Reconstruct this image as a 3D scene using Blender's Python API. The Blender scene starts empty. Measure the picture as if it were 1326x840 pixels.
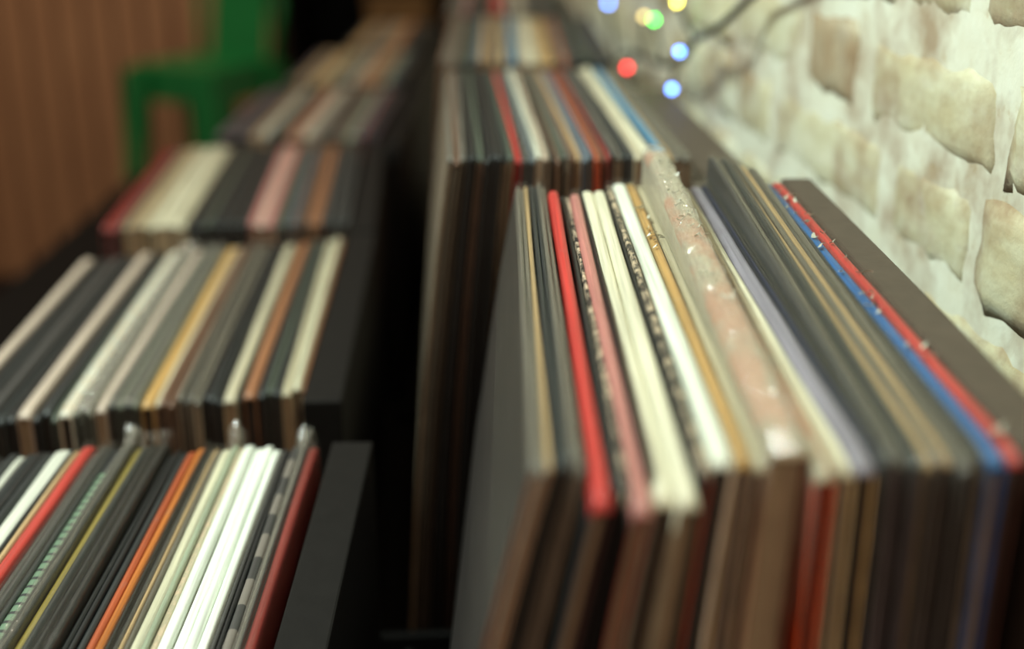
import bpy, bmesh, math, random
from mathutils import Vector, Matrix, noise
R = math.radians
rnd = random.Random(7)
scene = bpy.context.scene
col = scene.collection

# ------------------------------------------------------------------ camera
CAMZ = 1.36
F = 1600.0
cd = bpy.data.cameras.new('camera'); cam = bpy.data.objects.new('camera', cd); col.objects.link(cam)
cd.sensor_width = 36.0; cd.lens = F/1326*36.0
cd.clip_start = 0.02; cd.clip_end = 60
PITCH = math.atan(595/F); YAW = math.atan(18*math.cos(PITCH)/F)
cam.location = (0, 0, CAMZ); cam.rotation_euler = (R(90)-PITCH, 0, -YAW)
cd.dof.use_dof = True; cd.dof.focus_distance = 0.52; cd.dof.aperture_fstop = 3.1
scene.camera = cam

# ------------------------------------------------------------------ light
w = bpy.data.worlds.new('world'); scene.world = w; w.use_nodes = True
w.node_tree.nodes['Background'].inputs[0].default_value = (1.0, 0.74, 0.58, 1)
w.node_tree.nodes['Background'].inputs[1].default_value = 0.13

def area(name, loc, target, size, power, colour):
    l = bpy.data.lights.new(name, 'AREA'); l.shape = 'DISK'; l.size = size; l.energy = power; l.color = colour
    o = bpy.data.objects.new(name, l); col.objects.link(o); o.location = loc
    o.rotation_euler = (Vector(target)-Vector(loc)).to_track_quat('-Z', 'Y').to_euler()
    return o
area('ceiling_lamp', (-0.62, 0.55, 2.10), (0.08, 0.50, 1.15), 0.26, 19, (0.86, 1.0, 0.90))
area('front_fill_light', (0.25, -0.9, 2.3), (0.05, 0.6, 1.0), 0.5, 7.5, (1.0, 0.78, 0.60))  # unseen warm fill added behind the camera to brighten the sleeve fronts
area('rear_ceiling_lamp', (-1.3, 2.3, 2.9), (-1.2, 3.4, 0.9), 0.5, 25, (1.0, 0.86, 0.68))

vs = scene.view_settings
vs.view_transform = 'Standard'; vs.look = 'None'; vs.gamma = 1.0; vs.use_curve_mapping = False
vs.exposure = 0.0

# ------------------------------------------------------------------ materials
def lin(c):
    return tuple((v/12.92 if v <= 0.04045 else ((v+0.055)/1.055)**2.4) for v in c)
def hexc(h):
    return lin(tuple(int(h[i:i+2], 16)/255 for i in (0, 2, 4)))
MATS = {}
def nodes(name):
    m = bpy.data.materials.new(name); m.use_nodes = True
    nt = m.node_tree; return m, nt, nt.nodes['Principled BSDF']
def ramp(nt, fac, stops):
    n = nt.nodes.new('ShaderNodeValToRGB'); e = n.color_ramp.elements
    e[0].position, e[0].color = stops[0][0], (*stops[0][1], 1)
    e[1].position, e[1].color = stops[-1][0], (*stops[-1][1], 1)
    for p, c in stops[1:-1]:
        k = e.new(p); k.color = (*c, 1)
    nt.links.new(fac, n.inputs[0]); return n.outputs[0]
def noise_tex(nt, scale, stretch=(1, 1, 1), detail=3.0, rough=0.55, coord='Object', off=None):
    tc = nt.nodes.new('ShaderNodeTexCoord'); mp = nt.nodes.new('ShaderNodeMapping')
    mp.inputs['Scale'].default_value = stretch
    nt.links.new(tc.outputs[coord], mp.inputs[0])
    if off:
        oi = nt.nodes.new('ShaderNodeObjectInfo'); ml = nt.nodes.new('ShaderNodeMath'); ml.operation = 'MULTIPLY'; ml.inputs[1].default_value = off
        nt.links.new(oi.outputs['Random'], ml.inputs[0]); nt.links.new(ml.outputs[0], mp.inputs['Location'])
    n = nt.nodes.new('ShaderNodeTexNoise'); n.inputs['Scale'].default_value = scale
    n.inputs['Detail'].default_value = detail; n.inputs['Roughness'].default_value = rough
    nt.links.new(mp.outputs[0], n.inputs['Vector']); return n.outputs['Fac']
def mixc(nt, fac, a, b):
    n = nt.nodes.new('ShaderNodeMix'); n.data_type = 'RGBA'
    for s, v in ((n.inputs['Factor'], fac), (n.inputs['A'], a), (n.inputs['B'], b)):
        if hasattr(v, 'is_output') or isinstance(v, bpy.types.NodeSocket): nt.links.new(v, s)
        elif isinstance(v, (int, float)): s.default_value = v
        else: s.default_value = (*v, 1)
    return n.outputs['Result']
def bump(nt, p, h, s, d=0.001):
    b = nt.nodes.new('ShaderNodeBump'); b.inputs['Strength'].default_value = s; b.inputs['Distance'].default_value = d
    nt.links.new(h, b.inputs['Height']); nt.links.new(b.outputs[0], p.inputs['Normal'])
def tone(c, k): return tuple(min(1, v*k) for v in c)

def card(h, kind='plain', rough=0.45):
    """printed cardboard; fine streaks run along the sleeve edge (local y)"""
    key = ('card', h, kind, rough)
    if key in MATS: return MATS[key]
    c = hexc(h)
    m, nt, p = nodes('card_' + kind)
    st = noise_tex(nt, 1.0, (900, 14, 60), 2.0, off=9)
    base = ramp(nt, st, [(0.3, tone(c, 0.72)), (0.55, c), (0.75, tone(c, 1.18))])
    wear = noise_tex(nt, 70, (1, 1, 1), 4.0, 0.7, off=5)
    wf = ramp(nt, wear, [(0.62, (0, 0, 0)), (0.78, (0.55, 0.55, 0.55))])
    g = sum(c)/3
    wc = tuple(0.5*v+0.5*(g*0.6+0.10) for v in c)
    out = mixc(nt, wf, base, wc)
    if kind == 'speckle':
        sp = noise_tex(nt, 260, (1, 0.5, 1), 5.0, 0.8)
        sf = ramp(nt, sp, [(0.47, (0, 0, 0)), (0.56, (1, 1, 1))])
        out = mixc(nt, sf, out, lin((0.80, 0.72, 0.62)))
    elif kind == 'print':
        sp = noise_tex(nt, 30, (1.6, 0.6, 1), 3.0, 0.6)
        out = mixc(nt, ramp(nt, sp, [(0.48, (0, 0, 0)), (0.60, (0.8, 0.8, 0.8))]), out, hexc('d08a62'))
    elif kind == 'dashes':
        tc = nt.nodes.new('ShaderNodeTexCoord'); sx = nt.nodes.new('ShaderNodeSeparateXYZ'); nt.links.new(tc.outputs['Object'], sx.inputs[0])
        wv = nt.nodes.new('ShaderNodeMath'); wv.operation = 'PINGPONG'; wv.inputs[1].default_value = 0.0033
        nt.links.new(sx.outputs['Y'], wv.inputs[0])
        fr = nt.nodes.new('ShaderNodeMath'); fr.operation = 'GREATER_THAN'; fr.inputs[1].default_value = 0.0010
        nt.links.new(wv.outputs[0], fr.inputs[0])
        lim = nt.nodes.new('ShaderNodeMath'); lim.operation = 'LESS_THAN'; lim.inputs[1].default_value = 0.285
        nt.links.new(sx.outputs['Y'], lim.inputs[0])
        ml = nt.nodes.new('ShaderNodeMath'); ml.operation = 'MULTIPLY'
        nt.links.new(fr.outputs[0], ml.inputs[0]); nt.links.new(lim.outputs[0], ml.inputs[1])
        out = mixc(nt, ml.outputs[0], out, hexc('67806a'))
    elif kind == 'blocks':
        tc = nt.nodes.new('ShaderNodeTexCoord'); sx = nt.nodes.new('ShaderNodeSeparateXYZ'); nt.links.new(tc.outputs['Object'], sx.inputs[0])
        wv = nt.nodes.new('ShaderNodeMath'); wv.operation = 'PINGPONG'; wv.inputs[1].default_value = 0.019
        nt.links.new(sx.outputs['Y'], wv.inputs[0])
        fr = nt.nodes.new('ShaderNodeMath'); fr.operation = 'GREATER_THAN'; fr.inputs[1].default_value = 0.009
        nt.links.new(wv.outputs[0], fr.inputs[0])
        out = mixc(nt, fr.outputs[0], out, hexc('77716a'))
    nt.links.new(out, p.inputs['Base Color'])
    p.inputs['Roughness'].default_value = rough
    bump(nt, p, st, 0.25, 0.0006)
    MATS[key] = m; return m

def plain(name, h, rough=0.5, metal=0.0, nscale=30, var=0.25, bmp=0.1, spec=0.5):
    key = (name,)
    if key in MATS: return MATS[key]
    c = hexc(h); m, nt, p = nodes(name)
    n = noise_tex(nt, nscale, detail=4)
    nt.links.new(ramp(nt, n, [(0.3, tone(c, 1-var)), (0.7, tone(c, 1+var))]), p.inputs['Base Color'])
    p.inputs['Roughness'].default_value = rough; p.inputs['Metallic'].default_value = metal
    p.inputs['Specular IOR Level'].default_value = spec
    bump(nt, p, n, bmp, 0.001)
    MATS[key] = m; return m

def plastic_mat(fac=0.05, milky=0.0, key='plastic', dist=0.0006, rough=0.2):
    if (key,) in MATS: return MATS[(key,)]
    m = bpy.data.materials.new(key); m.use_nodes = True; nt = m.node_tree
    nt.nodes.clear()
    o = nt.nodes.new('ShaderNodeOutputMaterial')
    tr = nt.nodes.new('ShaderNodeBsdfTransparent'); tr.inputs[0].default_value = (0.97, 0.97, 0.95, 1)
    gl = nt.nodes.new('ShaderNodeBsdfGlossy'); gl.inputs['Roughness'].default_value = rough
    df = nt.nodes.new('ShaderNodeBsdfDiffuse'); df.inputs[0].default_value = (0.85, 0.80, 0.70, 1)
    n = noise_tex(nt, 1.0, (260, 90, 260), 3.0, 0.55, off=7)
    b = nt.nodes.new('ShaderNodeBump'); b.inputs['Strength'].default_value = 1.0; b.inputs['Distance'].default_value = dist
    nt.links.new(n, b.inputs['Height']); nt.links.new(b.outputs[0], gl.inputs['Normal'])
    m1 = nt.nodes.new('ShaderNodeMixShader'); m1.inputs[0].default_value = milky
    nt.links.new(tr.outputs[0], m1.inputs[1]); nt.links.new(df.outputs[0], m1.inputs[2])
    m2 = nt.nodes.new('ShaderNodeMixShader'); m2.inputs[0].default_value = fac
    nt.links.new(m1.outputs[0], m2.inputs[1]); nt.links.new(gl.outputs[0], m2.inputs[2])
    nt.links.new(m2.outputs[0], o.inputs[0])
    MATS[(key,)] = m; return m

BLACK = plain('black_painted_board', '191817', 0.6, nscale=120, var=0.12, bmp=0.2, spec=0.15)
BROWNBLACK = plain('brown_black_board', '4d4239', 0.5, nscale=120, var=0.12, bmp=0.2, spec=0.4)  # browner, paler board tone for the right row
BLACKM = plain('black_matt_bench', '0a0908', 0.75, nscale=40, var=0.1, spec=0.15)

def wood_mat():
    m, nt, p = nodes('brown_wood')
    n = noise_tex(nt, 1.0, (60, 60, 3), 4.0, 0.6, off=11)
    nt.links.new(ramp(nt, n, [(0.25, hexc('96694a')), (0.5, hexc('a87a56')), (0.75, hexc('bc8d66'))]), p.inputs['Base Color'])
    p.inputs['Roughness'].default_value = 0.55; bump(nt, p, n, 0.2); return m
WOOD = wood_mat()

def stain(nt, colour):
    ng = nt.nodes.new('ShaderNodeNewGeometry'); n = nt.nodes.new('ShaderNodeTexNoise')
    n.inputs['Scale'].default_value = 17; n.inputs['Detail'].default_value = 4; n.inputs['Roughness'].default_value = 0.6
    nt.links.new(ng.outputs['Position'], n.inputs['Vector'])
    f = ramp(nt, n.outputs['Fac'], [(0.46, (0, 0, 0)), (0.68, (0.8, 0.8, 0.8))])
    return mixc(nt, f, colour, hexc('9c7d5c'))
def brick_mat():
    m, nt, p = nodes('limewashed_brick')
    n1 = noise_tex(nt, 14, (1, 1, 1), 5.0, 0.62, coord='Generated', off=17)
    n1.node.inputs['Scale'].default_value = 2.3
    n2 = noise_tex(nt, 95, (1, 1, 1), 4.0, 0.7)
    tc = nt.nodes.new('ShaderNodeTexCoord'); ng = nt.nodes.new('ShaderNodeNewGeometry')
    oi = nt.nodes.new('ShaderNodeObjectInfo')
    wn = nt.nodes.new('ShaderNodeTexNoise'); wn.inputs['Scale'].default_value = 13; wn.inputs['Detail'].default_value = 3
    nt.links.new(ng.outputs['Position'], wn.inputs['Vector'])
    ad = nt.nodes.new('ShaderNodeMath'); ad.operation = 'MULTIPLY_ADD'; ad.inputs[1].default_value = 0.30; nt.links.new(oi.outputs['Random'], ad.inputs[0])
    nt.links.new(wn.outputs['Fac'], ad.inputs[2])
    ad2 = nt.nodes.new('ShaderNodeMath'); ad2.operation = 'MULTIPLY_ADD'; ad2.inputs[1].default_value = 0.5
    nt.links.new(n2, ad2.inputs[0]); nt.links.new(ad.outputs[0], ad2.inputs[2])
    paint = ramp(nt, n1, [(0.30, hexc('c6bb95')), (0.5, hexc('d9d6b6')), (0.72, hexc('ebecd8'))])
    bare = ramp(nt, n2, [(0.3, hexc('7d6049')), (0.7, hexc('b29d80'))])
    f = ramp(nt, ad2.outputs[0], [(1.00, (0, 0, 0)), (1.40, (0.7, 0.7, 0.7))])
    # chipped, dirty arrises along the brick's own outline
    sg = nt.nodes.new('ShaderNodeSeparateXYZ'); nt.links.new(tc.outputs['Generated'], sg.inputs[0])
    def edge(out, k):
        a = nt.nodes.new('ShaderNodeMath'); a.operation = 'PINGPONG'; a.inputs[1].default_value = 0.5; nt.links.new(out, a.inputs[0])
        b = nt.nodes.new('ShaderNodeMath'); b.operation = 'MULTIPLY'; b.inputs[1].default_value = k; nt.links.new(a.outputs[0], b.inputs[0]); return b.outputs[0]
    mn = nt.nodes.new('ShaderNodeMath'); mn.operation = 'MINIMUM'
    nt.links.new(edge(sg.outputs['Y'], 3.0), mn.inputs[0]); nt.links.new(edge(sg.outputs['Z'], 1.0), mn.inputs[1])
    n3 = noise_tex(nt, 40, (1, 1, 1), 4.0, 0.7)
    sb = nt.nodes.new('ShaderNodeMath'); sb.operation = 'MULTIPLY_ADD'; sb.inputs[1].default_value = -0.55; nt.links.new(n3, sb.inputs[0]); nt.links.new(mn.outputs[0], sb.inputs[2])
    ef = ramp(nt, sb.outputs[0], [(0.0, (0, 0, 0)), (1.0, (0, 0, 0))])
    er = ef.node.color_ramp; er.elements[0].color = (0.8, 0.8, 0.8, 1); er.elements[1].position = 0.001
    mr = nt.nodes.new('ShaderNodeMapRange'); mr.inputs['From Min'].default_value = -0.27; mr.inputs['From Max'].default_value = -0.13
    mr.inputs['To Min'].default_value = 0.75; mr.inputs['To Max'].default_value = 0.0; nt.links.new(sb.outputs[0], mr.inputs['Value'])
    nt.nodes.remove(ef.node)
    out1 = mixc(nt, f, paint, bare)
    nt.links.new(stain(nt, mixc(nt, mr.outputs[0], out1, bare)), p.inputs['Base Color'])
    p.inputs['Roughness'].default_value = 0.85
    bump(nt, p, n2, 0.4, 0.002); return m
BRICK = brick_mat()
BROWNER = brick_mat(); BROWNER.name = 'browner_brick'  # same brick with more of the brown tone mixed in
for n_ in BROWNER.node_tree.nodes:
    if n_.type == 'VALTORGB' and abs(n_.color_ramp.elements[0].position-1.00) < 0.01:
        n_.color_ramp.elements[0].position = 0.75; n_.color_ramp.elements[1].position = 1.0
def mortar_mat():
    m, nt, p = nodes('limewashed_mortar')
    n2 = noise_tex(nt, 40, (1, 1, 1), 5.0, 0.65)
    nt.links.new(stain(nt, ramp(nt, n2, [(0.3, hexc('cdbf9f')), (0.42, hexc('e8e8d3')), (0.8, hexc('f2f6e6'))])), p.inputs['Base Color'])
    p.inputs['Roughness'].default_value = 0.9; bump(nt, p, n2, 0.5, 0.002); return m
MORTAR = mortar_mat()
def floor_mat():
    m, nt, p = nodes('dark_wood_floor')
    n = noise_tex(nt, 1.0, (4, 50, 4), 4.0, 0.6)
    nt.links.new(ramp(nt, n, [(0.3, hexc('3a1f12')), (0.7, hexc('573222'))]), p.inputs['Base Color'])
    p.inputs['Roughness'].default_value = 0.5; return m
FLOOR = floor_mat()

# ------------------------------------------------------------------ helpers
def link(name, me, parent=None, mats=None):
    o = bpy.data.objects.new(name, me); col.objects.link(o)
    if parent: o.parent = parent
    if mats:
        for m in mats: me.materials.append(m)
    return o
def tag(o, label=None, cat=None, group=None, kind=None):
    if label: o['label'] = label
    if cat: o['category'] = cat
    if group: o['group'] = group
    if kind: o['kind'] = kind
    return o
def empty(name, loc, rz=0, label=None, cat=None, group=None):
    o = bpy.data.objects.new(name, None); col.objects.link(o); o.empty_display_size = 0.05
    o.location = loc; o.rotation_euler = (0, 0, rz); return tag(o, label, cat, group)
def box_bm(bm, a, b, bev=0.0):
    """axis aligned box from corner a to b, optionally bevelled"""
    tmp = bmesh.new()
    bmesh.ops.create_cube(tmp, size=1)
    for v in tmp.verts:
        v.co = Vector([(a[i]+b[i])/2 + v.co[i]*(b[i]-a[i]) for i in range(3)])
    if bev: bmesh.ops.bevel(tmp, geom=tmp.edges[:], offset=bev, segments=2, affect='EDGES', profile=0.5)
    me = bpy.data.meshes.new('tmp'); tmp.to_mesh(me); tmp.free(); bm.from_mesh(me); bpy.data.meshes.remove(me)
def bm_obj(name, bm, mat, parent=None, smooth=False):
    me = bpy.data.meshes.new(name); bmesh.ops.recalc_face_normals(bm, faces=bm.faces[:]); bm.to_mesh(me); bm.free()
    if smooth:
        for p in me.polygons: p.use_smooth = True
    return link(name, me, parent, [mat])
def box(name, a, b, mat, parent=None, bev=0.0):
    bm = bmesh.new(); box_bm(bm, a, b, bev); return bm_obj(name, bm, mat, parent)
def tube_bm(bm, pts, r, n=8, cap=True):
    pts = [Vector(p) for p in pts]; rings = []
    up = Vector((0, 0, 1))
    for i, p in enumerate(pts):
        d = (pts[min(i+1, len(pts)-1)]-pts[max(i-1, 0)]).normalized()
        s = d.cross(up);  s = d.cross(Vector((1, 0, 0))) if s.length < 0.1 else s
        s.normalize(); t = d.cross(s)
        rr = r[i] if isinstance(r, (list, tuple)) else r
        rings.append([bm.verts.new(p + rr*(math.cos(2*math.pi*k/n)*s + math.sin(2*math.pi*k/n)*t)) for k in range(n)])
    for a, b in zip(rings, rings[1:]):
        for k in range(n): bm.faces.new((a[k], a[(k+1) % n], b[(k+1) % n], b[k]))
    if cap: bm.faces.new(rings[0][::-1]); bm.faces.new(rings[-1])
def prism(name, poly, z0, z1, mat, parent=None):
    bm = bmesh.new()
    lo = [bm.verts.new((x, y, z0)) for x, y in poly]; hi = [bm.verts.new((x, y, z1)) for x, y in poly]
    bm.faces.new(lo[::-1]); bm.faces.new(hi)
    n = len(poly)
    for i in range(n): bm.faces.new((lo[i], lo[(i+1) % n], hi[(i+1) % n], hi[i]))
    return bm_obj(name, bm, mat, parent)

# ------------------------------------------------------------------ setting
tag(box('floor', (-3.0, -0.6, -0.04), (1.0, 4.2, 0), FLOOR), kind='structure')
BY = 3.86   # back wall
bw = tag(box('wall_back', (-3.0, BY+0.022, 0), (1.0, BY+0.12, 2.9), plain('dark_batten', '2a1a12', 0.7)), kind='structure')
px = -2.4; pitch = 0.088
pm = None
while px < -0.1:
    if pm is None:
        pb = box('plank', (0, 0, 0.10), (pitch-0.016, 0.02, 2.85), WOOD, bw, 0.004); pm = pb.data
    else:
        pb = link('plank', pm, bw)
    pb.location = (px, BY+0.002, 0); px += pitch
tag(box('baseboard_back', (-3.0, BY-0.014, 0), (-0.1, BY+0.002, 0.10), plain('dark_base', '2b1810', 0.6)), kind='structure')

# brick wall on the right: X = WA - WK*Y
WA, WK = 0.2717, 0.09
wang = math.atan(WK)                       # wall frame: s runs along the wall, n points to the room
def wall_pt(s, n, z):                      # s measured along Y
    ux, uy = -math.sin(wang), math.cos(wang)
    return Vector((WA + ux*s - uy*n, uy*s + ux*n, z))
bm = bmesh.new()
NS, NZ = 90, 16
def mort(s, z):
    return -0.0014 + 0.0016*noise.noise(Vector((s*45, z*45, 3))) + 0.0016*noise.noise(Vector((s*14, z*14, 8)))
g = [[bm.verts.new((mort(-0.3+4.3*i/NS, z0), -0.3+4.3*i/NS, z0)) for z0 in [0, 0.3, 0.6, 0.8, 0.9, 1.0, 1.05, 1.1, 1.15, 1.2, 1.25, 1.3, 1.35, 1.45, 1.7, 2.2, 2.9]] for i in range(NS+1)]
for i in range(NS):
    for j in range(NZ): bm.faces.new((g[i][j], g[i+1][j], g[i+1][j+1], g[i][j+1]))
b0 = [bm.verts.new((0.12, y, z)) for y, z in ((-0.3, 0), (4.0, 0), (4.0, 2.9), (-0.3, 2.9))]
bm.faces.new(b0)
wr = bm_obj('wall_right', bm, MORTAR, smooth=True)
# local frame of the wall object: +x away from the room, y along the wall
wr.location = (WA, 0, 0); wr.rotation_euler = (0, 0, wang)
tag(wr, kind='structure')

def brick_mesh(L, H, seed):
    """uneven hand-made brick: rounded, dented front face (towards -x)"""
    bm = bmesh.new(); nu, nv = 12, 5
    D = 0.0032
    def P(u, v):
        e = min(u, 1-u)*L; ev = min(v, 1-v)*H
        rr = 0.007; q = max(0, 1-min(e, ev)/rr)
        du = 0.0028*noise.noise(Vector((u*6, v*3, seed*3.1))) ; dv = 0.0024*noise.noise(Vector((u*5+9, v*3, seed*1.7)))
        x = -D*(1-q*q*0.9) + 0.0016*noise.noise(Vector((u*L*45, v*H*45, seed))) + 0.0009*noise.noise(Vector((u*L*130, v*H*130, seed+4)))
        return Vector((x, u*L+du*(0.4+q), v*H+dv*(0.4+q)))
    g = [[bm.verts.new(P(i/nu, j/nv)) for j in range(nv+1)] for i in range(nu+1)]
    for i in range(nu):
        for j in range(nv): bm.faces.new((g[i][j], g[i+1][j], g[i+1][j+1], g[i][j+1]))
    ring = [g[i][0] for i in range(nu+1)] + [g[nu][j] for j in range(1, nv+1)] + [g[i][nv] for i in range(nu-1, -1, -1)] + [g[0][j] for j in range(nv-1, 0, -1)]
    back = [bm.verts.new((0.006, v.co.y, v.co.z)) for v in ring]
    n = len(ring)
    for k in range(n): bm.faces.new((ring[k], ring[(k+1) % n], back[(k+1) % n], back[k]))
    me = bpy.data.meshes.new('brick'); bmesh.ops.recalc_face_normals(bm, faces=bm.faces[:]); bm.to_mesh(me); bm.free()
    for p in me.polygons: p.use_smooth = True
    me.materials.append(BRICK); return me
courses = {                                   # z bottom: brick spans along the wall that the photo shows
    1.2915: [(0.30, 0.425), (0.437, 0.570), (0.585, 0.655), (0.67, 0.80)],
    1.2290: [(0.25, 0.375), (0.388, 0.530), (0.545, 0.695), (0.722, 0.800), (0.815, 0.970)],
    1.1710: [(0.22, 0.34), (0.352, 0.545), (0.558, 0.648), (0.662, 0.862), (0.875, 0.955)],
    1.1130: [(0.30, 0.44), (0.455, 0.60), (0.613, 0.69), (0.705, 0.85)],
}
BROWN_SPANS = {(1.2915, 0.585), (1.2915, 0.437), (1.171, 0.875), (1.229, 0.722)}  # browner bricks, one forming the dark patch behind the second right crate
seed = 0
for k in range(10):
    z0 = [1.2915, 1.2290, 1.1710, 1.1130, 1.055, 0.997, 0.939, 1.350, 1.408, 1.466][k]
    H = 0.0465
    spans = list(courses.get(z0, [(0.2+0.04*k, 0.34+0.04*k)]))
    y = spans[-1][1]+0.013; j = 0
    while y < 3.75:
        L = 0.155 if (j+k) % 3 else 0.078
        L *= rnd.uniform(0.93, 1.08); spans.append((y, y+L)); y += L+0.013; j += 1
    for a, b in spans:
        seed += 1
        a -= 0.003; b += 0.003
        o = link('brick', brick_mesh(b-a, (H+0.004)*rnd.uniform(0.96, 1.03), seed), wr)
        if (z0, round(a+0.003, 3)) in BROWN_SPANS: o.data.materials[0] = BROWNER
        o.location = (rnd.uniform(-0.0008, 0.001), a, z0-0.002+rnd.uniform(-0.002, 0.002))
        o.rotation_euler = (rnd.uniform(-0.015, 0.015), 0, 0)

# benches that carry the crates
lb = empty('display_bench', (-0.3, 0.2, 0), 0, 'low black bench under the left row of record crates', 'bench')
def rel(o, parent):
    o.parent = parent; o.matrix_parent_inverse = Matrix.Translation(-Vector(parent.location)); return o
rel(box('bench_top', (-0.78, 0.2, 0.715), (-0.094, 2.6, 0.738), BLACKM, None, 0.002), lb)
rel(box('bench_body', (-0.76, 0.24, 0.0), (-0.10, 2.56, 0.715), BLACKM), lb)
rb = empty('display_bench', (0.1, 0.2, 0), 0, 'taller black bench under the right row of record crates by the brick wall', 'bench')
poly = [(-0.061, 0.2), (-0.061, 0.63), (-0.089, 0.66), (-0.089, 2.0), (0.085, 2.0), (0.155, 1.1), (0.195, 0.62), (0.225, 0.2)]
rel(prism('bench_top', poly, 0.856, 0.876, BLACKM), rb)
rel(prism('bench_body', [(x*0.985, y) for x, y in poly], 0.0, 0.856, BLACKM), rb)

# ------------------------------------------------------------------ sleeves
H = 0.312
def sleeve_mesh(D, th, lean_n, lean_f, dz, tilt, bow, rs, dy=0.0, ns=8, wav=0.00016, corner=0.0022):
    """cardboard sleeve standing on its opening-side edge: y depth, z height, origin = bottom near left of its top edge.
    material slots: 0 spine (top), 1 covers, 2 cut edges"""
    V = []; Fc = []; Mi = []
    zt = [0, 0.004/H, 0.07, 0.2, 0.45, 0.72, 1.0]
    nt = len(zt); r = min(th*0.42, 0.0016)
    sd = rs.uniform(0, 99)
    def lx(s, t):
        l = lean_n + (lean_f-lean_n)*(s+dy/D)
        return -l*H*t*(1-0.35*t) + bow*math.sin(math.pi*min(1, t*1.2))*math.sin(math.pi*(0.15+0.85*s)) + wav*noise.noise(Vector((s*5, sd, 0)))*(1 if t < 0.2 else 0.4)
    def tz(s):
        e = min(s, 1-s)*D
        return H + dz + tilt*s - corner*max(0, 1-e/0.008)**2 + 0.0006*noise.noise(Vector((s*7, sd, 5)))
    def add(p): V.append(p); return len(V)-1
    ss = [0, 0.012, 0.04] + [0.04+0.92*k/(ns-3) for k in range(1, ns-3)] + [0.96, 0.988, 1.0]
    G = {}
    for side in (0, 1):
        for i, s in enumerate(ss):
            for j, t in enumerate(zt):
                top = tz(s)
                x = lx(s, t) + (th if side else 0)
                z = top - r if j == 0 else top*(1-t)
                G[side, i, j] = add((x, s*D, z))
    n = len(ss)
    def f(a, m): Fc.append(a); Mi.append(m)
    for i in range(n-1):
        for j in range(nt-1):
            f((G[0, i, j], G[0, i, j+1], G[0, i+1, j+1], G[0, i+1, j]), 0 if j == 0 else 1)
            f((G[1, i, j], G[1, i+1, j], G[1, i+1, j+1], G[1, i, j+1]), 0 if j == 0 else 1)
    # rounded spine
    prof = [(0.0, 0), (0.12, 0.75), (0.35, 1.0), (0.65, 1.0), (0.88, 0.75), (1.0, 0)]
    S = {}
    for i, s in enumerate(ss):
        for k, (u, h) in enumerate(prof):
            if k == 0: S[i, k] = G[0, i, 0]
            elif k == len(prof)-1: S[i, k] = G[1, i, 0]
            else: S[i, k] = add((lx(s, 0)+u*th, s*D, tz(s)-r+h*r))
    for i in range(n-1):
        for k in range(len(prof)-1): f((S[i, k], S[i+1, k], S[i+1, k+1], S[i, k+1]), 0)
    # near end: two board edges with the opening between them, recessed
    b = min(0.0007, th*0.28); dep = 0.007
    for end in (0, n-1):
        i = end; sg = 1 if end == 0 else -1
        il, ir, dl, dr = [], [], [], []
        for j, t in enumerate(zt):
            x0 = V[G[0, i, j]][0]; z = V[G[0, i, j]][2]; y = V[G[0, i, j]][1]
            if j == 0: z -= b*0.5
            il.append(add((x0+b, y, z))); ir.append(add((x0+th-b, y, z)))
            dl.append(add((x0+b, y+sg*dep, z))); dr.append(add((x0+th-b, y+sg*dep, z)))
        for j in range(nt-1):
            q = [(G[0, i, j], il[j], il[j+1], G[0, i, j+1]), (ir[j], G[1, i, j], G[1, i, j+1], ir[j+1]),
                 (il[j], dl[j], dl[j+1], il[j+1]), (dr[j], ir[j], ir[j+1], dr[j+1]), (dl[j], dr[j], dr[j+1], dl[j+1])]
            for a, m in zip(q, (2, 2, 2, 2, 2)):
                f(a if end == 0 else a[::-1], m)
        cap = [S[i, k] for k in range(len(prof))] + [ir[0], il[0]]
        f(tuple(cap) if end == 0 else tuple(cap[::-1]), 0)
        q = (il[0], ir[0], dr[0], dl[0]); f(q if end == 0 else q[::-1], 2)
    for i in range(n-1):
        f((G[0, i, nt-1], G[1, i, nt-1], G[1, i+1, nt-1], G[0, i+1, nt-1]), 2)
    me = bpy.data.meshes.new('record_sleeve'); me.from_pydata(V, [], Fc)
    for p, m in zip(me.polygons, Mi): p.material_index = m; p.use_smooth = (m != 2)
    me.update()
    # paper inner sleeve seen in the mouth of the cover
    bI = b+0.0001; V2 = []; F2 = []
    for j, t in enumerate(zt[1:]):
        x0 = lx(0.006, t); z = (H+dz)*(1-t)
        for x in (x0+bI, x0+th-bI):
            V2.append((x, 0.0028, z)); V2.append((x, 0.0068, z))
    for j in range(nt-2):
        a = 4*j; c = a+4
        F2 += [(a, a+2, c+2, c), (a+1, c+1, c+3, a+3), (a, c, c+1, a+1), (a+2, a+3, c+3, c+2)]
    F2.append((0, 1, 3, 2)); e = 4*(nt-2); F2.append((e, e+2, e+3, e+1))
    me2 = bpy.data.meshes.new('inner_sleeve'); me2.from_pydata(V2, [], F2); me2.update()
    return me, me2, lx, tz, ss

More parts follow.
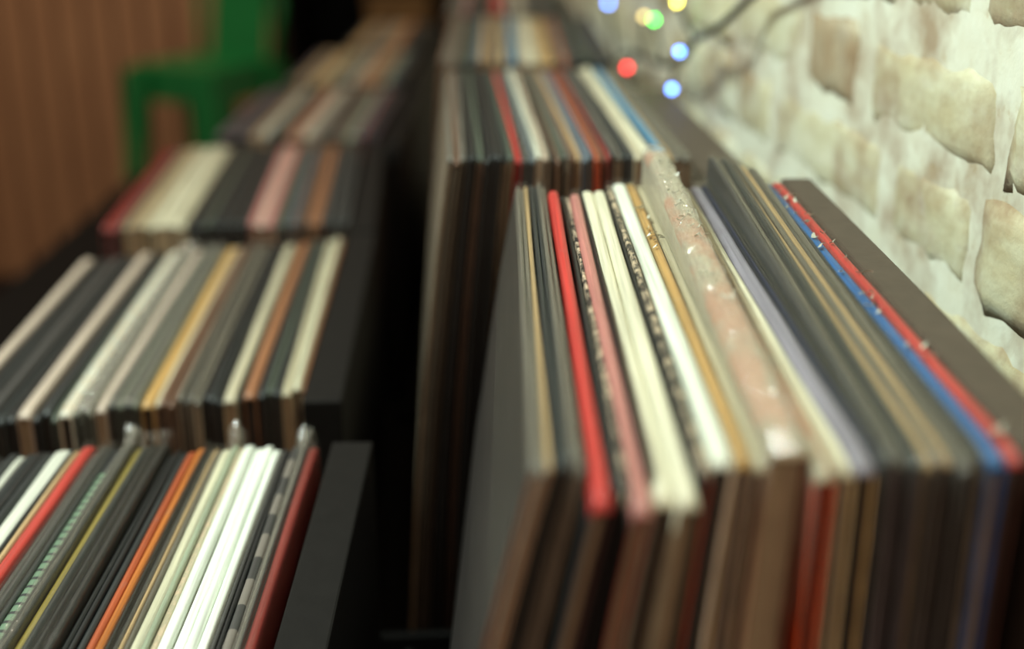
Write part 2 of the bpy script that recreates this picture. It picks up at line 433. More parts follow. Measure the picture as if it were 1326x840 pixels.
def wrap_mesh(D, th, lx, tz, rs, amp=0.0012, drop=0.05, lift=0.0015, tip=0.0):
    """loose crinkled plastic outer bag over the top of a sleeve"""
    V = []; Fc = []; n = 110; sd = rs.uniform(0, 50)
    prof = [(-1, -drop), (-1, -drop*0.5), (-1, -0.012), (-1, -0.003), (-0.75, 0), (-0.35, 0.0006), (0, 0.0004), (0.35, 0.0006), (0.75, 0), (1, -0.003), (1, -0.012), (1, -drop*0.5), (1, -drop)]
    m = len(prof)
    for i in range(n+1):
        s = i/n
        for k, (u, h) in enumerate(prof):
            t = max(0, -h)/H
            nz = noise.noise(Vector((s*D*160, k*0.9, sd))) + 0.5*noise.noise(Vector((s*D*420, k*1.7, sd)))
            x = lx(s, t) + th/2 + u*(th/2+0.0003)
            z = tz(s) + h + lift*0.6 + (amp*nz if -0.01 < h else 0)
            if tip and s > 0.955 and h > -0.02:
                q = (s-0.955)/0.045; z += tip*q*q*(0.8+0.4*nz); x += tip*0.35*q*u
            V.append((x, s*(D+0.006)-0.003, z + (0.0008 if h > -0.01 else 0)))
    for i in range(n):
        for k in range(m-1):
            a = i*m+k; Fc.append((a, a+m, a+m+1, a+1))
    me = bpy.data.meshes.new('plastic_cover'); me.from_pydata(V, [], Fc); me.update()
    for p in me.polygons: p.use_smooth = True
    return me

ORD = ['first', 'second', 'third', 'fourth', 'fifth', 'sixth', 'seventh', 'eighth', 'ninth', 'tenth', 'eleventh', 'twelfth', 'thirteenth', 'fourteenth', 'fifteenth', 'sixteenth', 'seventeenth', 'eighteenth', 'nineteenth', 'twentieth']
CN = {'k': ('black', '1d2021'), 'K': ('charcoal', '2b3031'), 'g': ('grey', '69645c'), 'G': ('dark grey', '444443'), 'w': ('white', 'cfd0c4'),
      'W': ('bright white', 'ecf2e8'), 'c': ('cream', 'bfb69c'), 'C': ('pale cream', 'd6d2ba'), 't': ('tan', 'b79a72'), 'b': ('brown', '6e5140'), 'T': ('orange-brown', '9a6848'),
      'r': ('red', 'c03a34'), 'R': ('dark red', '832c27'), 'o': ('orange', 'b4692c'), 'O': ('orange-red', 'a5502e'), 'y': ('yellow', 'c0985c'),
      'v': ('olive', '8a7a38'), 'B': ('blue', '1f62a4'), 'S': ('sky blue', '5a8fb0'), 'n': ('navy', '222a44'), 'p': ('pink', 'c27f79'),
      'l': ('lavender', '8c8899'), 'e': ('green-grey', '4a5348'), 's': ('slate', '5a6672'), 'm': ('mint', 'a9b8a0'), 'q': ('pinkish white', 'bfae9f'), 'u': ('purple-grey', '5c5058')}
EDGE = {'k': '2a2622', 'K': '3a342e', 'g': '8a7a68', 'G': '4a433c', 'w': 'a8927c', 'W': 'b09a86', 'c': '9a8264', 'C': 'a08a6c', 't': '9a7c5a', 'b': '6b4f3c', 'T': '7a5236',
        'r': '6a2018', 'R': '5a201a', 'o': 'b84a22', 'O': 'b8401c', 'y': 'a07844', 'v': '5a5030', 'B': '24508a', 'S': '3c6c8c', 'n': '22242e', 'p': '8a4a40',
        'l': '8a8088', 'e': '3c3c34', 's': '4c4c50', 'm': '88806c', 'q': '9a806c', 'u': '584a4c'}
PLASTIC = plastic_mat(0.09, 0.10, 'clear_plastic', 0.0012, 0.15)
PLASTIC2 = plastic_mat(0.045, 0.02, 'thin_clear_plastic')
PLASTIC3 = plastic_mat(0.26, 0.20, 'crinkled_clear_plastic', 0.0045, 0.10)
FLECK = plain('milky_wrap_and_glints', 'cfd2c4', 0.25, spec=0.8)  # white for torn wrap bits and for painted plastic glints
PAPER = card('9a8468', 'plain', 0.8); PAPERD = card('2c2723', 'plain', 0.8)

def lift(h):
    return ''.join('%02x' % min(255, int(int(h[i:i+2], 16)*1.18)) for i in (0, 2, 4))

def crate(x0, y0, z0, W, L, yaw, label, tall, thick, topz, left_h=0.09, lthick=0.005, off=0.0, cut=0.0, base=0.018):
    """open record crate: base, low front, back and left side, one tall right side board"""
    if x0 > -0.1: left_h = 0.035
    else: base = 0.02
    t = empty('record_crate', (x0, y0, z0), yaw, label, 'crate')
    box('base_board', (0, 0, 0), (W, L, base), BLACKM, t, 0.001)
    box('side_board', (W, off, 0), (W+thick, L-cut, tall), BROWNBLACK if x0 > -0.1 else BLACK, t, 0.0012)
    box('side_board', (-lthick, 0, 0), (0, L, left_h), BLACKM, t, 0.0008)
    box('end_board', (0, 0, base), (W, 0.006, left_h-0.005), BLACKM, t, 0.0008)
    box('end_board', (0, L-0.006, base), (W, L, left_h-0.005), BLACKM, t, 0.0008)
    return t

def fill(org, yaw, specs, phrase, group, seed, lean=None, stag=None, detail=True, zrand=0.0025, D=0.315):
    """specs: (x0, x1, [codes], options); x in world metres along the near line of the crate"""
    rs = random.Random(seed)
    ox, oy, oz = org; ca, sa = math.cos(yaw), math.sin(yaw)
    xs_l, xs_r = specs[0][0], specs[-1][1]
    allr = []
    for x0, x1, codes, opt in specs:
        n = len(codes); ws = [rs.uniform(0.8, 1.2) if n > 1 else 1 for _ in codes]
        tot = sum(ws); x = x0
        for q, (c, wgt) in enumerate(zip(codes, ws)):
            th = (x1-x0)*wgt/tot; o2 = dict(opt)
            if q: o2.pop('anchor', 0); o2.pop('label', 0)
            allr.append((x, th, c, o2)); x += th
    anchors = [(i, a[3]['anchor']) for i, a in enumerate(allr) if a[3].get('anchor')]
    seen_anchor = set()
    for i, (x, th, c, opt) in enumerate(allr):
        gap = 0.00025 if th < 0.004 else 0.0004
        th_ = th-gap
        u = (x-xs_l)/(xs_r-xs_l)
        ln, lf = lean(x) if lean else (0, 0)
        dy = (stag(u) if stag else 0) + rs.uniform(-0.003, 0.003) + opt.get('dy', 0)
        dz = rs.uniform(-zrand, zrand*0.4) + opt.get('dz', 0)
        bow = opt.get('bow', 0)
        me, me2, lx, tz, ss = sleeve_mesh(D, th_, ln, lf, dz, opt.get('tilt', 0), bow, rs, dy)
        cov = opt.get('cover', c)
        me.materials.append(card(CN[c][1], opt.get('kind', 'plain'), opt.get('rough', 0.45)))
        me.materials.append(card(opt.get('coverhex', CN[cov][1])))
        me.materials.append(card(lift(opt.get('edge', EDGE[c])), 'plain', 0.7))
        o = link('record_sleeve', me)
        lxp = x-ox
        o.location = (ox + lxp*ca - dy*sa, oy + lxp*sa + dy*ca, oz); o.rotation_euler = (0, 0, yaw)
        if detail and th_ > 0.0022:
            inner = link('inner_sleeve', me2, o, [PAPERD if (c in 'kKnGe' or rs.random() < 0.5) else PAPER])
        if opt.get('wrap'):
            wm = wrap_mesh(D, th_, lx, tz, rs, opt.get('amp', 0.0006), opt.get('drop', 0.05), tip=opt.get('tip', 0))
            link('plastic_cover', wm, o, [{1: PLASTIC2, 2: PLASTIC, 3: PLASTIC3}[opt['wrap']]])
        if opt.get('flecks'):  # white slivers: torn wrap on blue and red, painted glints elsewhere
            nfl, s0, s1, ln_ = opt['flecks']
            V = []; Fq = []
            for q in range(nfl):
                s_ = rs.uniform(s0, s1); u = rs.uniform(0.05, 0.95); an = rs.gauss(0.9, 0.5); L_ = ln_*rs.uniform(0.4, 1.2); wd = ln_*rs.uniform(0.06, 0.16)
                cx = lx(s_, 0)+u*th_; cy = s_*D; cz = tz(s_)+0.0012
                dx, dy2 = math.sin(an), math.cos(an); b0 = len(V)
                for k in range(4):
                    w_ = wd*(1, 1.3, 0.8, 0.1)[k]; pp = (k/3-0.5)*L_; bend = 0.12*L_*math.sin(k*1.4+q)
                    X_ = cx+dx*pp+dy2*bend; Y_ = cy+dy2*pp-dx*bend; z_ = cz+0.0006*math.sin(k*2.1+q)
                    V += [(X_-dy2*w_, Y_+dx*w_*0.4, z_-0.0003), (X_+dy2*w_, Y_-dx*w_*0.4, z_+0.0004)]
                for k in range(3): Fq.append((b0+2*k, b0+2*k+1, b0+2*k+3, b0+2*k+2))
            mf = bpy.data.meshes.new('torn_wrap_and_glints'); mf.from_pydata(V, [], Fq); mf.update()
            link('torn_wrap_and_glints', mf, o, [FLECK])
        # label
        if opt.get('label') and i not in seen_anchor:
            lab = opt['label']
        else:
            if anchors:
                ai, an = min(anchors, key=lambda q: abs(q[0]-i))
                k = abs(ai-i); side = 'right' if i > ai else 'left'
                # count only the same colour word so that a viewer counts colours, not hidden edges
                lab = f"{CN[c][0]} sleeve, {ORD[k-1]} to the {side} of the {an}, {phrase}"
            else:
                lab = f"{CN[c][0]} sleeve, {ORD[min(i, 19)]} from the left in the {phrase}"
        tag(o, lab, 'record sleeve', group)

def A(name, label, **k): d = dict(anchor=name, label=label); d.update(k); return d
Z_R = CAMZ-0.152; Z_L = CAMZ-0.29

# ---- right row, nearest crate
crate(-0.053, 0.262, 0.878, 0.2015, 0.375, 0, 'black crate nearest on the right, holding the sharp row of sleeves beside the brick wall', 0.327, 0.016, 0)
def leanR1(x):
    k = max(0, 1-(x-0.008)/0.085); k2 = k**1.1
    return (0.26*k2, 0.19*k2)
PH = 'nearest right crate'
fill((0.0, 0.302, Z_R-H), 0, [
    (0.0085, 0.0105, 'g', A('leaning grey cover', 'leaning grey sleeve showing its whole left cover, leftmost in the nearest right crate', wrap=1, edge='a57c62', coverhex='332f2d')),
    (0.0105, 0.0145, 'gt', dict(wrap=1, edge='a98a70')),
    (0.0152, 0.0192, 'KK', dict()),
    (0.0192, 0.0232, 'gg', dict(edge='8a7a68', wrap=1)),
    (0.0245, 0.0295, 'r', A('bright red spine', 'sleeve with a bright red spine between black sleeves in the nearest right crate', dz=-0.003, tilt=0.004, dy=-0.016, cover='k', edge='3a1512')),
    (0.0302, 0.0335, 'k', dict(dy=-0.008, dz=-0.003, edge='241a18')),
    (0.0335, 0.0352, 'k', dict(dy=-0.012, dz=-0.003, kind='speckle')),
    (0.0352, 0.0402, 'p', A('pink spine', 'sleeve with a worn pink spine left of the two cream ones, nearest right crate', cover='k', dy=-0.016, dz=-0.003, tilt=0.004, edge='7a3026', wrap=1)),
    (0.0404, 0.0412, 'k', dict()),
    (0.0412, 0.0470, 'C', dict(dy=-0.013, dz=-0.003, tilt=0.004, edge='7a6450', label='left one of two thick cream spines in the nearest right crate')),
    (0.0470, 0.0525, 'C', A('thick cream spine', 'right one of two thick cream spines in the nearest right crate', dy=-0.013, dz=-0.003, tilt=0.004, edge='6f5a46')),
    (0.0527, 0.0542, 'k', dict(dy=-0.008, )),
    (0.0542, 0.0570, 'k', dict(kind='speckle', wrap=1)),
    (0.0570, 0.0578, 'O', dict(dz=-0.003)),
    (0.0578, 0.0648, 'W', A('bright white spine', 'sleeve with the widest bright white spine, nearest right crate', wrap=1, edge='d8c8ba', dz=0.001)),
    (0.0650, 0.0695, 'y', A('golden orange spine', 'glossy golden orange spine in clear plastic right of the bright white one', wrap=1, flecks=(14, 0.6, 0.98, 0.006), edge='6a5a58', amp=0.001)),  # flecks here are glints on the plastic, painted as white slivers
    (0.0697, 0.0735, 'c', dict(wrap=1, edge='8a6a58')),
    (0.0735, 0.0850, 'c', A('crinkled plastic', 'wide pale sleeve set in crinkled clear plastic, tallest in the nearest right crate', kind='print', wrap=3, flecks=(42, 0.30, 0.97, 0.0042), amp=0.0020, dz=0.003, tilt=0.014, edge='8a5f4c', drop=0.03)),  # flecks paint the fine highlights of the crinkles as white ribbons
    (0.0850, 0.0905, 'c', dict(kind='print', dz=0.0, dy=-0.004, edge='e8521c', wrap=2, amp=0.0016, coverhex='c03a18', label='orange-red sleeve whose front edge glows at the centre of the nearest right crate')),
    (0.0905, 0.0930, 'c', dict(edge='6a5848')),
    (0.0930, 0.0962, 'C', dict(edge='8a7258')),
    (0.0965, 0.1030, 'l', A('lavender spine', 'sleeve with a pale lavender spine in the nearest right crate', edge='b89868', wrap=1)),
    (0.1034, 0.1062, 'nk', dict(wrap=1)),
    (0.1064, 0.1165, 'GgKG', dict(tilt=0.014, edge='544a4c', wrap=1)),
    (0.1165, 0.1300, 'tgtGg', dict(tilt=0.010, edge='4a423e', wrap=1, kind='plain')),
    (0.1300, 0.1336, 'kg', dict(wrap=1)),
    (0.1338, 0.1390, 'B', A('blue spine', 'sleeve with a blue spine in torn shrink wrap beside the red one', dz=0.001, wrap=1, flecks=(16, 0.25, 0.95, 0.0055), edge='24508a', amp=0.0012, drop=0.02)),
    (0.1394, 0.1440, 'r', dict(flecks=(12, 0.0, 0.95, 0.006), dz=0.002, wrap=1, edge='5a3a30', coverhex='7a6a60', label='red spined sleeve next to the black board, rightmost in the nearest right crate')),
], PH, 'record sleeves in the nearest right crate', 11, leanR1, zrand=0.0015)

# ---- right row, second crate
crate(-0.079, 0.656, 0.878, 0.189, 0.350, 0.045, 'second black crate in the right row, behind the sharp one', 0.313, 0.040, 0, cut=0.02)
def leanR2(x):
    k = max(0, 1-(x+0.0285)/0.075); return (0.15*k, 0.13*k)
fill((0.0, 0.682, Z_R-H), 0.045, [
    (-0.0285, -0.0185, 'gbg', A('leftmost leaning one', 'leaning brown-grey sleeve, leftmost in the second right crate', coverhex='7a6e5e', edge='5a4e40')),
    (-0.0175, -0.0120, 'kk', dict()), (-0.0118, -0.0085, 'e', dict(edge='6a5040')),
    (-0.0080, 0.0020, 'kkk', dict()), (0.0022, 0.0085, 'Ke', dict(edge='7a6450')),
    (0.0090, 0.0130, 'r', A('red spine', 'sleeve with a red spine in the second right crate', edge='a0241c')),
    (0.0132, 0.0240, 'Gsw', dict(wrap=1)),
    (0.0240, 0.0285, 'q', A('pale spine', 'pale worn spine near the middle of the second right crate', wrap=1)),
    (0.0290, 0.0400, 'kbeg', dict()), (0.0400, 0.0535, 'btss', dict()),
    (0.0540, 0.0630, 'ObR', dict()), (0.0630, 0.0765, 'GgKG', dict()),
    (0.0765, 0.0870, 'cC', A('cream spine', 'broad cream spine near the right end of the second right crate')),
    (0.0870, 0.0905, 'k', dict()),
    (0.0905, 0.0950, 'S', A('sky blue spine', 'sleeve with a sky blue spine in the second right crate', edge='3a7090')),
    (0.0950, 0.1085, 'tgg', dict(wrap=1)),
], 'second right crate', 'record sleeves in the second right crate', 12, leanR2)

# ---- right row, third and fourth crates
crate(-0.068, 1.036, 0.878, 0.167, 0.345, 0.0, 'third black crate in the right row, well out of focus', 0.282, 0.016, 0)
fill((0.0, 1.052, Z_R-H), 0.0, [
    (-0.050, -0.035, 'bggb', dict()), (-0.035, -0.016, 'eKeGs', dict()), (-0.016, 0.006, 'tbtgt', dict()), (0.006, 0.017, 'sSs', dict()),
    (0.017, 0.034, 'cqCc', A('leftmost cream one', 'leftmost pale cream blurred sleeve in the third right crate')), (0.034, 0.046, 'tty', dict()), (0.046, 0.062, 'bgOg', dict()), (0.062, 0.096, 'kKekKGk', dict()),
], 'third right crate', 'record sleeves in the third right crate', 13, lambda x: (0.08*max(0, 1-(x+0.05)/0.06),)*2, detail=False)
crate(-0.075, 1.416, 0.878, 0.152, 0.345, 0.0, 'fourth and farthest black crate in the right row', 0.318, 0.014, 0)
fill((0.0, 1.432, Z_R-H), 0.0, [
    (-0.060, -0.035, 'bgKgp', dict()), (-0.035, -0.005, 'GkKbkR', dict()), (-0.005, 0.012, 'rRq', A('leftmost dull red one', 'leftmost dull red blurred sleeve in the farthest right crate')), (0.012, 0.035, 'kgcqe', dict()), (0.035, 0.072, 'KkgGkKe', dict()),
], 'farthest right crate', 'record sleeves in the farthest right crate', 14, None, detail=False)

# ---- left row, nearest crate
crate(-0.345, 0.255, 0.738, 0.254, 0.352, 0, 'nearest black crate in the left row, lower left of the picture', 0.329, 0.022, 0, lthick=0.012)
fill((0.0, 0.283, Z_L-H), 0, [
    (-0.320, -0.262, 'kGKekgKkGkKk', dict(dz=-0.004)), (-0.262, -0.2375, 'KwKkK', dict(dz=-0.003)),
    (-0.2365, -0.2275, 'w', A('wide white spine', 'sleeve with a wide white spine left of the red one, nearest left crate', dz=-0.002)),
    (-0.2273, -0.2222, 'Kt', dict()),
    (-0.2220, -0.2160, 'r', A('red spine', 'glossy red spine right of the wide white one in the nearest left crate', dz=0.002, wrap=1)),
    (-0.2155, -0.2045, 'GGK', dict(wrap=1)),
    (-0.2043, -0.1985, 'K', A('green printed spine', 'dark spine printed with a row of small green marks, nearest left crate', kind='dashes')),
    (-0.1983, -0.1938, 'GK', dict(wrap=2, dz=0.003, tip=0.008)),
    (-0.1936, -0.1888, 'v', A('olive yellow spine', 'sleeve with an olive yellow spine in the nearest left crate', dz=0.001)),
    (-0.1886, -0.1760, 'Kkk', dict(dz=0.003, wrap=1, tip=0.006)), (-0.1758, -0.1660, 'kkK', dict(dz=-0.002)),
    (-0.1655, -0.1612, 'O', dict(label='orange-red spine left of the bright orange one in the nearest left crate')),
    (-0.1610, -0.1570, 'o', A('bright orange spine', 'sleeve with a bright orange spine in the nearest left crate', coverhex='d8822a')),
    (-0.1566, -0.1476, 'kGtg', dict(wrap=1)),
    (-0.1474, -0.1420, 'C', A('glossy cream spine', 'glossy cream spine left of the white block in the nearest left crate', wrap=1)),
    (-0.1418, -0.1392, 'm', dict(wrap=2, tip=0.010, dz=0.002)), (-0.1390, -0.1362, 'c', dict(kind='speckle')),
    (-0.1360, -0.1308, 'W', dict(label='leftmost of the four bright white spines in the nearest left crate')),
    (-0.1306, -0.1258, 'W', dict(label='second from left of the four bright white spines in the nearest left crate')),
    (-0.1256, -0.1208, 'W', dict(label='third from left of the four bright white spines in the nearest left crate')),
    (-0.1206, -0.1160, 'W', A('rightmost white one', 'rightmost of the four bright white spines in the nearest left crate')),
    (-0.1155, -0.1110, 'Gk', dict()),
    (-0.1108, -0.1062, 'G', A('grey patterned spine', 'dark grey spine with paler grey blocks, near the right end of the nearest left crate', kind='blocks')),
    (-0.1060, -0.1022, 'gK', dict(wrap=2, tip=0.009)),
    (-0.1018, -0.0965, 'R', dict(wrap=1, edge='b89a7c', label='dark red spine in clear plastic, rightmost in the nearest left crate')),
], 'nearest left crate', 'record sleeves in the nearest left crate', 21, None, zrand=0.002)

# ---- left row, second crate
crate(-0.345, 0.614, 0.738, 0.2315, 0.386, 0.035, 'second black crate in the left row, with its pale board edge at the right', 0.331, 0.023, 0, lthick=0.01, off=0.034)
fill((0.0, 0.677, Z_L-H), 0.042, [
    (-0.3195, -0.3115, 'q', A('far left pale spine', 'pale spine at the far left end of the second left crate', dz=-0.002)), (-0.311, -0.2755, 'kKkGkKk', dict(dz=-0.002)),
    (-0.2750, -0.2670, 'q', A('second pale spine', 'pinkish white spine between black sleeves in the second left crate')), (-0.2665, -0.2525, 'kKe', dict(dz=-0.002)),
    (-0.2520, -0.2445, 'w', A('speckled white spine', 'speckled greyish white spine in the second left crate', kind='speckle')), (-0.2440, -0.2335, 'eGe', dict(wrap=3, tip=0.006, amp=0.0025)),
    (-0.2325, -0.2265, 'q', dict(dz=-0.001)), (-0.2260, -0.2085, 'KeKe', dict(wrap=2)),
    (-0.2080, -0.2010, 'y', A('golden tan spine', 'sleeve with a golden tan spine in the second left crate')), (-0.2010, -0.1930, 'cb', dict()),
    (-0.1925, -0.1885, 'b', dict()),
    (-0.1880, -0.1740, 'gGgg', dict(wrap=1, dz=0.001)), (-0.1735, -0.1620, 'kKk', dict()),
    (-0.1615, -0.1540, 'c', A('narrow cream spine', 'narrow cream spine left of the orange-brown one, second left crate')),
    (-0.1530, -0.1510, 'k', dict()),
    (-0.1505, -0.1430, 'T', A('orange-brown spine', 'orange-brown spine toward the right of the second left crate', coverhex='7a4a30')),
    (-0.1425, -0.1290, 'KeK', dict()),
    (-0.1285, -0.1175, 'cC', A('wide cream spine', 'wide cream spine near the right end of the second left crate', wrap=1, dz=0.002)),
    (-0.1175, -0.1155, 'T', dict(coverhex='9a6a44')),
], 'second left crate', 'record sleeves in the second left crate', 22, None, stag=lambda u: -0.034*(1-u))

# ---- left row, third crate
crate(-0.349, 1.010, 0.738, 0.2215, 0.350, 0.06, 'third black crate in the left row, with a red sleeve at its left end', 0.329, 0.021, 0, lthick=0.008)
fill((0.0, 1.053, Z_L-H), 0.07, [
    (-0.343, -0.330, 'RR', A('leftmost red one', 'leftmost blurred dark red sleeve at the left end of the third left crate')), (-0.3295, -0.3055, 'Gtgtc', dict()),
    (-0.305, -0.272, 'cCcCc', A('leftmost cream one', 'leftmost blurred pale cream sleeve in the block at the left of the third left crate')), (-0.2715, -0.218, 'kKkekKkKkK', dict()),
    (-0.2175, -0.1975, 'pqp', A('leftmost pink one', 'leftmost blurred pink sleeve in the middle of the third left crate')), (-0.197, -0.168, 'geGsbG', dict()),
    (-0.1675, -0.1560, 'TT', A('left orange-brown one', 'left one of two blurred orange-brown sleeves toward the right of the third left crate', coverhex='8a5a38')), (-0.1555, -0.131, 'GKGKG', dict()),
], 'third left crate', 'record sleeves in the third left crate', 23, None)

# ---- left row, rear crates
crate(-0.342, 1.393, 0.738, 0.210, 0.350, -0.01, 'fourth black crate in the left row, out of focus', 0.322, 0.018, 0, lthick=0.008)
fill((0.0, 1.407, Z_L-H), -0.02, [
    (-0.325, -0.285, 'uKuKu', dict()), (-0.285, -0.262, 'tgwg', A('leftmost greyish tan one', 'leftmost blurred greyish pale sleeve at the left of the fourth left crate')), (-0.262, -0.245, 'KkK', dict()), (-0.245, -0.225, 'tpbt', dict()),
    (-0.225, -0.203, 'wqgg', A('off-white one', 'blurred off-white sleeve in the middle of the fourth left crate')), (-0.203, -0.175, 'KgGbg', dict()), (-0.175, -0.160, 'mgs', dict()), (-0.160, -0.142, 'RuKu', dict()),
], 'fourth left crate', 'record sleeves in the fourth left crate', 24, None, detail=False)
crate(-0.320, 1.775, 0.738, 0.188, 0.350, -0.01, 'fifth black crate in the left row, out of focus', 0.322, 0.018, 0, lthick=0.008)
fill((0.0, 1.788, Z_L-H), -0.02, [
    (-0.305, -0.272, 'uGtgG', dict()), (-0.272, -0.245, 'tcyt', A('leftmost tan one', 'leftmost blurred tan sleeve at the left of the fifth left crate')), (-0.245, -0.215, 'gmGgb', dict()), (-0.215, -0.190, 'wgtq', A('pale middle one', 'blurred pale sleeve in the middle of the fifth left crate')),
    (-0.190, -0.165, 'obtG', dict()), (-0.165, -0.140, 'msKG', dict()),
], 'fifth left crate', 'record sleeves in the fifth left crate', 25, None, detail=False)
crate(-0.275, 2.157, 0.738, 0.145, 0.350, -0.01, 'sixth and farthest black crate in the left row', 0.322, 0.016, 0, lthick=0.008)
fill((0.0, 2.170, Z_L-H), -0.02, [
    (-0.262, -0.235, 'Gtyt', A('leftmost tan one', 'leftmost blurred tan sleeve at the left of the farthest left crate')), (-0.235, -0.200, 'sGgKt', dict()), (-0.200, -0.165, 'qgtob', dict()), (-0.165, -0.138, 'KGk', dict()),
], 'farthest left crate', 'record sleeves in the farthest left crate', 26, None, detail=False)

# ------------------------------------------------------------------ fairy lights on the brick wall
def emit(name, c, s):
    m = bpy.data.materials.new(name); m.use_nodes = True; p = m.node_tree.nodes['Principled BSDF']
    p.inputs['Base Color'].default_value = (*c, 1); p.inputs['Emission Color'].default_value = (*c, 1); p.inputs['Emission Strength'].default_value = s
    return m
CABLE = plain('black_cable', '1b1c1a', 0.5)
def WP(s, n, z): return wall_pt(s, n, z)
fl = empty('fairy_lights', WP(1.1, 0.02, 1.2), 0, 'string of small coloured fairy lights on a black cable against the brick wall', 'string lights')
def path(name, pts, r, mat):
    # smooth Catmull-Rom through the wall points
    P = [WP(*p) for p in pts]; out = []
    P = [P[0]]+P+[P[-1]]
    for a, b, c, d in zip(P, P[1:], P[2:], P[3:]):
        for k in range(6):
            t = k/6
            out.append(0.5*((2*b)+(c-a)*t+(2*a-5*b+4*c-d)*t*t+(3*b-a-3*c+d)*t**3))
    out.append(P[-1])
    bm = bmesh.new(); tube_bm(bm, out, r, 6); o = bm_obj(name, bm, mat, None, True); return rel(o, fl)
path('cable', [(0.70, 0.03, 1.34), (0.847, 0.02, 1.286), (0.881, 0.02, 1.273), (0.920, 0.03, 1.2495), (0.986, 0.03, 1.2315), (1.022, 0.03, 1.213), (1.086, 0.03, 1.198), (1.140, 0.03, 1.194), (1.25, 0.027, 1.184), (1.36, 0.018, 1.165), (1.50, 0.010, 1.13)], 0.0028, CABLE)
bulbs = [('lower blue bulb', (1.016, 0.04, 1.189), 'B', (1.05, 0.03, 1.206)), ('upper blue bulb', (0.995, 0.04, 1.222), 'B', (0.990, 0.03, 1.231)),
         ('red bulb', (1.209, 0.04, 1.177), 'R', (1.22, 0.03, 1.187)), ('green bulb', (1.095, 0.04, 1.235), 'G', (1.086, 0.03, 1.198)),
         ('faint warm bulb', (1.137, 0.04, 1.233), 'Y2', (1.18, 0.03, 1.190)), ('yellow bulb', (1.011, 0.04, 1.258), 'Y', (0.986, 0.03, 1.2315)),
         ('far blue bulb', (1.32, 0.04, 1.226), 'B', (1.33, 0.03, 1.172))]
EM = {'B': emit('blue_led', (0.12, 0.30, 1.0), 18), 'R': emit('red_led', (1.0, 0.03, 0.04), 14), 'G': emit('green_led', (0.04, 1.0, 0.08), 16), 'Y': emit('yellow_led', (1.0, 0.85, 0.10), 18), 'Y2': emit('warm_led', (1.0, 0.75, 0.25), 5)}
for lab, p, e, j in bulbs:
    a = WP(*p); b = WP(*j)
    d = (b-a).normalized()
    bm = bmesh.new(); bmesh.ops.create_icosphere(bm, subdivisions=2, radius=0.0026)
    for v in bm.verts: v.co = v.co + a
    o = bm_obj('bulb', bm, EM[e], None, True); o['label'] = lab; rel(o, fl)
    bm = bmesh.new(); tube_bm(bm, [a+d*0.003, a+d*0.009], [0.0022, 0.0026], 8); rel(bm_obj('socket', bm, CABLE, None, True), fl)
    bm = bmesh.new(); tube_bm(bm, [a+d*0.009, (a+b)/2+Vector((0, 0.002, -0.002)), b], 0.0018, 6); rel(bm_obj('lead', bm, CABLE, None, True), fl)

# ------------------------------------------------------------------ green metal bar stool with back
GREEN = plain('green_painted_metal', '0e6b31', 0.38, 0.0, 20, 0.08, 0.03)
st = empty('bar_stool', (-0.735, 3.14, 0), R(-28), 'green painted metal bar stool with a backrest in front of the brown slatted wall', 'stool')
SH = 0.90; hw = 0.125
bm = bmesh.new(); box_bm(bm, (-hw, -hw, SH-0.006), (hw, hw, SH), 0.003)
for a, b in (((-hw, -hw, SH-0.085), (hw, -hw+0.004, SH-0.004)), ((-hw, hw-0.004, SH-0.085), (hw, hw, SH-0.004)), ((-hw, -hw, SH-0.085), (-hw+0.004, hw, SH-0.004)), ((hw-0.004, -hw, SH-0.085), (hw, hw, SH-0.004))):
    box_bm(bm, a, b, 0.0015)
bm_obj('seat', bm, GREEN, st)
for sx in (-1, 1):
    for sy in (-1, 1):
        bm = bmesh.new()
        t0 = Vector((sx*(hw-0.012), sy*(hw-0.012), SH-0.01)); b0 = Vector((sx*(hw+0.055), sy*(hw+0.055), 0.0))
        rings = []
        for q, p in ((0.046, t0), (0.038, t0.lerp(b0, 0.4)), (0.024, b0)):
            rings.append([bm.verts.new(p+Vector(c)) for c in ((sx*q*0.6, sy*q*0.6, 0), (-sx*q, sy*q*0.6, 0), (-sx*q, sy*q*0.3, 0), (-sx*q*0.1, -sy*0, 0), (sx*q*0.3, -sy*q, 0), (sx*q*0.6, -sy*q, 0))])
        for r1, r2 in zip(rings, rings[1:]):
            for k in range(6): bm.faces.new((r1[k], r1[(k+1) % 6], r2[(k+1) % 6], r2[k]))
        bm.faces.new(rings[0]); bm.faces.new(rings[-1])
        bm_obj('leg', bm, GREEN, st)
def ring_pt(sx, sy, z):
    t = (SH-z)/SH; q = hw-0.012+0.067*t; return (sx*q, sy*q, z)
for a, b in (((-1, -1), (1, -1)), ((1, -1), (1, 1)), ((1, 1), (-1, 1)), ((-1, 1), (-1, -1))):
    bm = bmesh.new(); tube_bm(bm, [ring_pt(*a, 0.30), ring_pt(*b, 0.30)], 0.009, 8); bm_obj('footrest', bm, GREEN, st, True)
bm = bmesh.new()
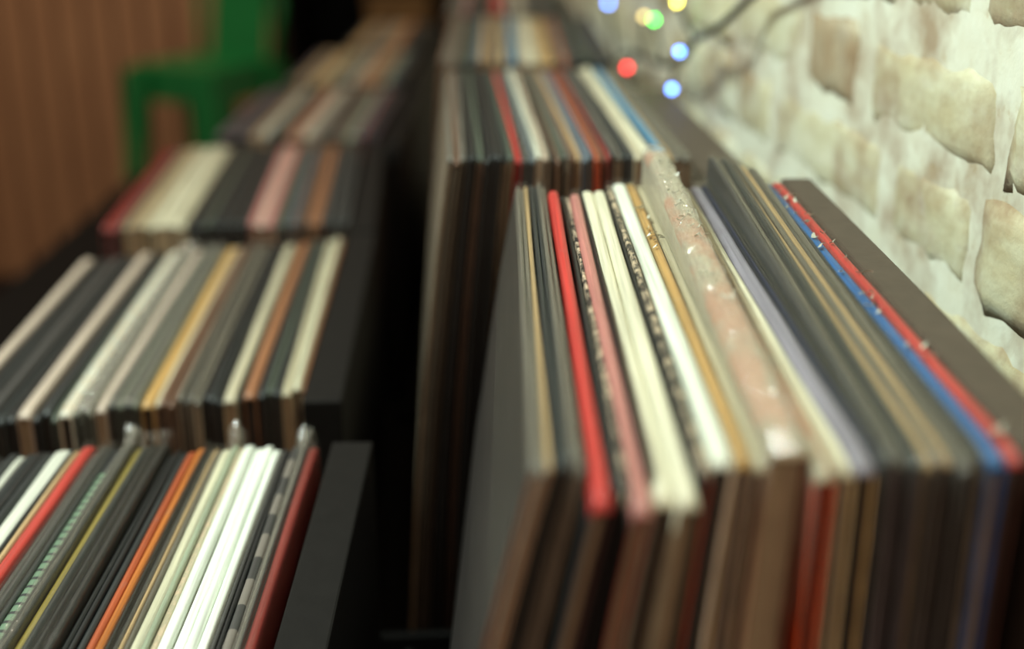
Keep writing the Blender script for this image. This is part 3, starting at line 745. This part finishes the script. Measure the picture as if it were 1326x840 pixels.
arch = [(-hw+0.01, hw-0.01, SH-0.03), (-hw-0.005, hw+0.02, SH+0.12), (-hw+0.0, hw+0.045, SH+0.25), (-hw+0.05, hw+0.06, SH+0.32), (0, hw+0.065, SH+0.34), (hw-0.05, hw+0.06, SH+0.32), (hw, hw+0.045, SH+0.25), (hw+0.005, hw+0.02, SH+0.12), (hw-0.01, hw-0.01, SH-0.03)]
tube_bm(bm, arch, 0.012, 8); bm_obj('back_frame', bm, GREEN, st, True)
bm = bmesh.new()
rows = []
for k in range(6):
    t = k/5; z = SH-0.005+0.34*t; y = hw+0.0+0.065*t
    wd = 0.088
    rows.append([bm.verts.new((x, y+dy, z)) for x, dy in ((-wd, 0), (-wd*0.5, 0.006), (wd*0.5, 0.006), (wd, 0), (wd, 0.003), (-wd, 0.003))])
for a, b in zip(rows, rows[1:]):
    for k in range(6): bm.faces.new((a[k], a[(k+1) % 6], b[(k+1) % 6], b[k]))
bm.faces.new(rows[0]); bm.faces.new(rows[-1]); bm_obj('back_splat', bm, GREEN, st)

# ------------------------------------------------------------------ dark cabinet at the back
cb = empty('black_cabinet', (-0.36, 3.62, 0), 0, 'tall black open cabinet against the back wall behind the record crates', 'cabinet')
box('side_panel', (-0.22, -0.18, 0), (-0.20, 0.2, 1.9), BLACKM, cb, 0.001)
box('side_panel', (0.20, -0.18, 0), (0.22, 0.2, 1.9), BLACKM, cb, 0.001)
box('back_panel', (-0.20, 0.18, 0), (0.20, 0.2, 1.9), BLACKM, cb)
for z in (0.05, 0.45, 0.86, 1.25, 1.88):
    box('shelf', (-0.20, -0.18, z-0.02), (0.20, 0.18, z), BLACKM, cb)
box('door_trim', (-0.262, -0.18, 0), (-0.222, -0.15, 1.9), plain('dark_brown_trim', '4a2c1c', 0.6), cb)
bx = empty('storage_box', (-0.36, 3.60, 0.8602), 0, 'brown storage box on a shelf of the black cabinet', 'box')
box('box_body', (0.0, -0.12, 0), (0.17, 0.1, 0.14), plain('brown_card', '6b4c26', 0.8), bx, 0.002)
box('lid', (-0.004, -0.124, 0.14), (0.174, 0.104, 0.165), plain('brown_card', '6b4c26', 0.8), bx, 0.002)
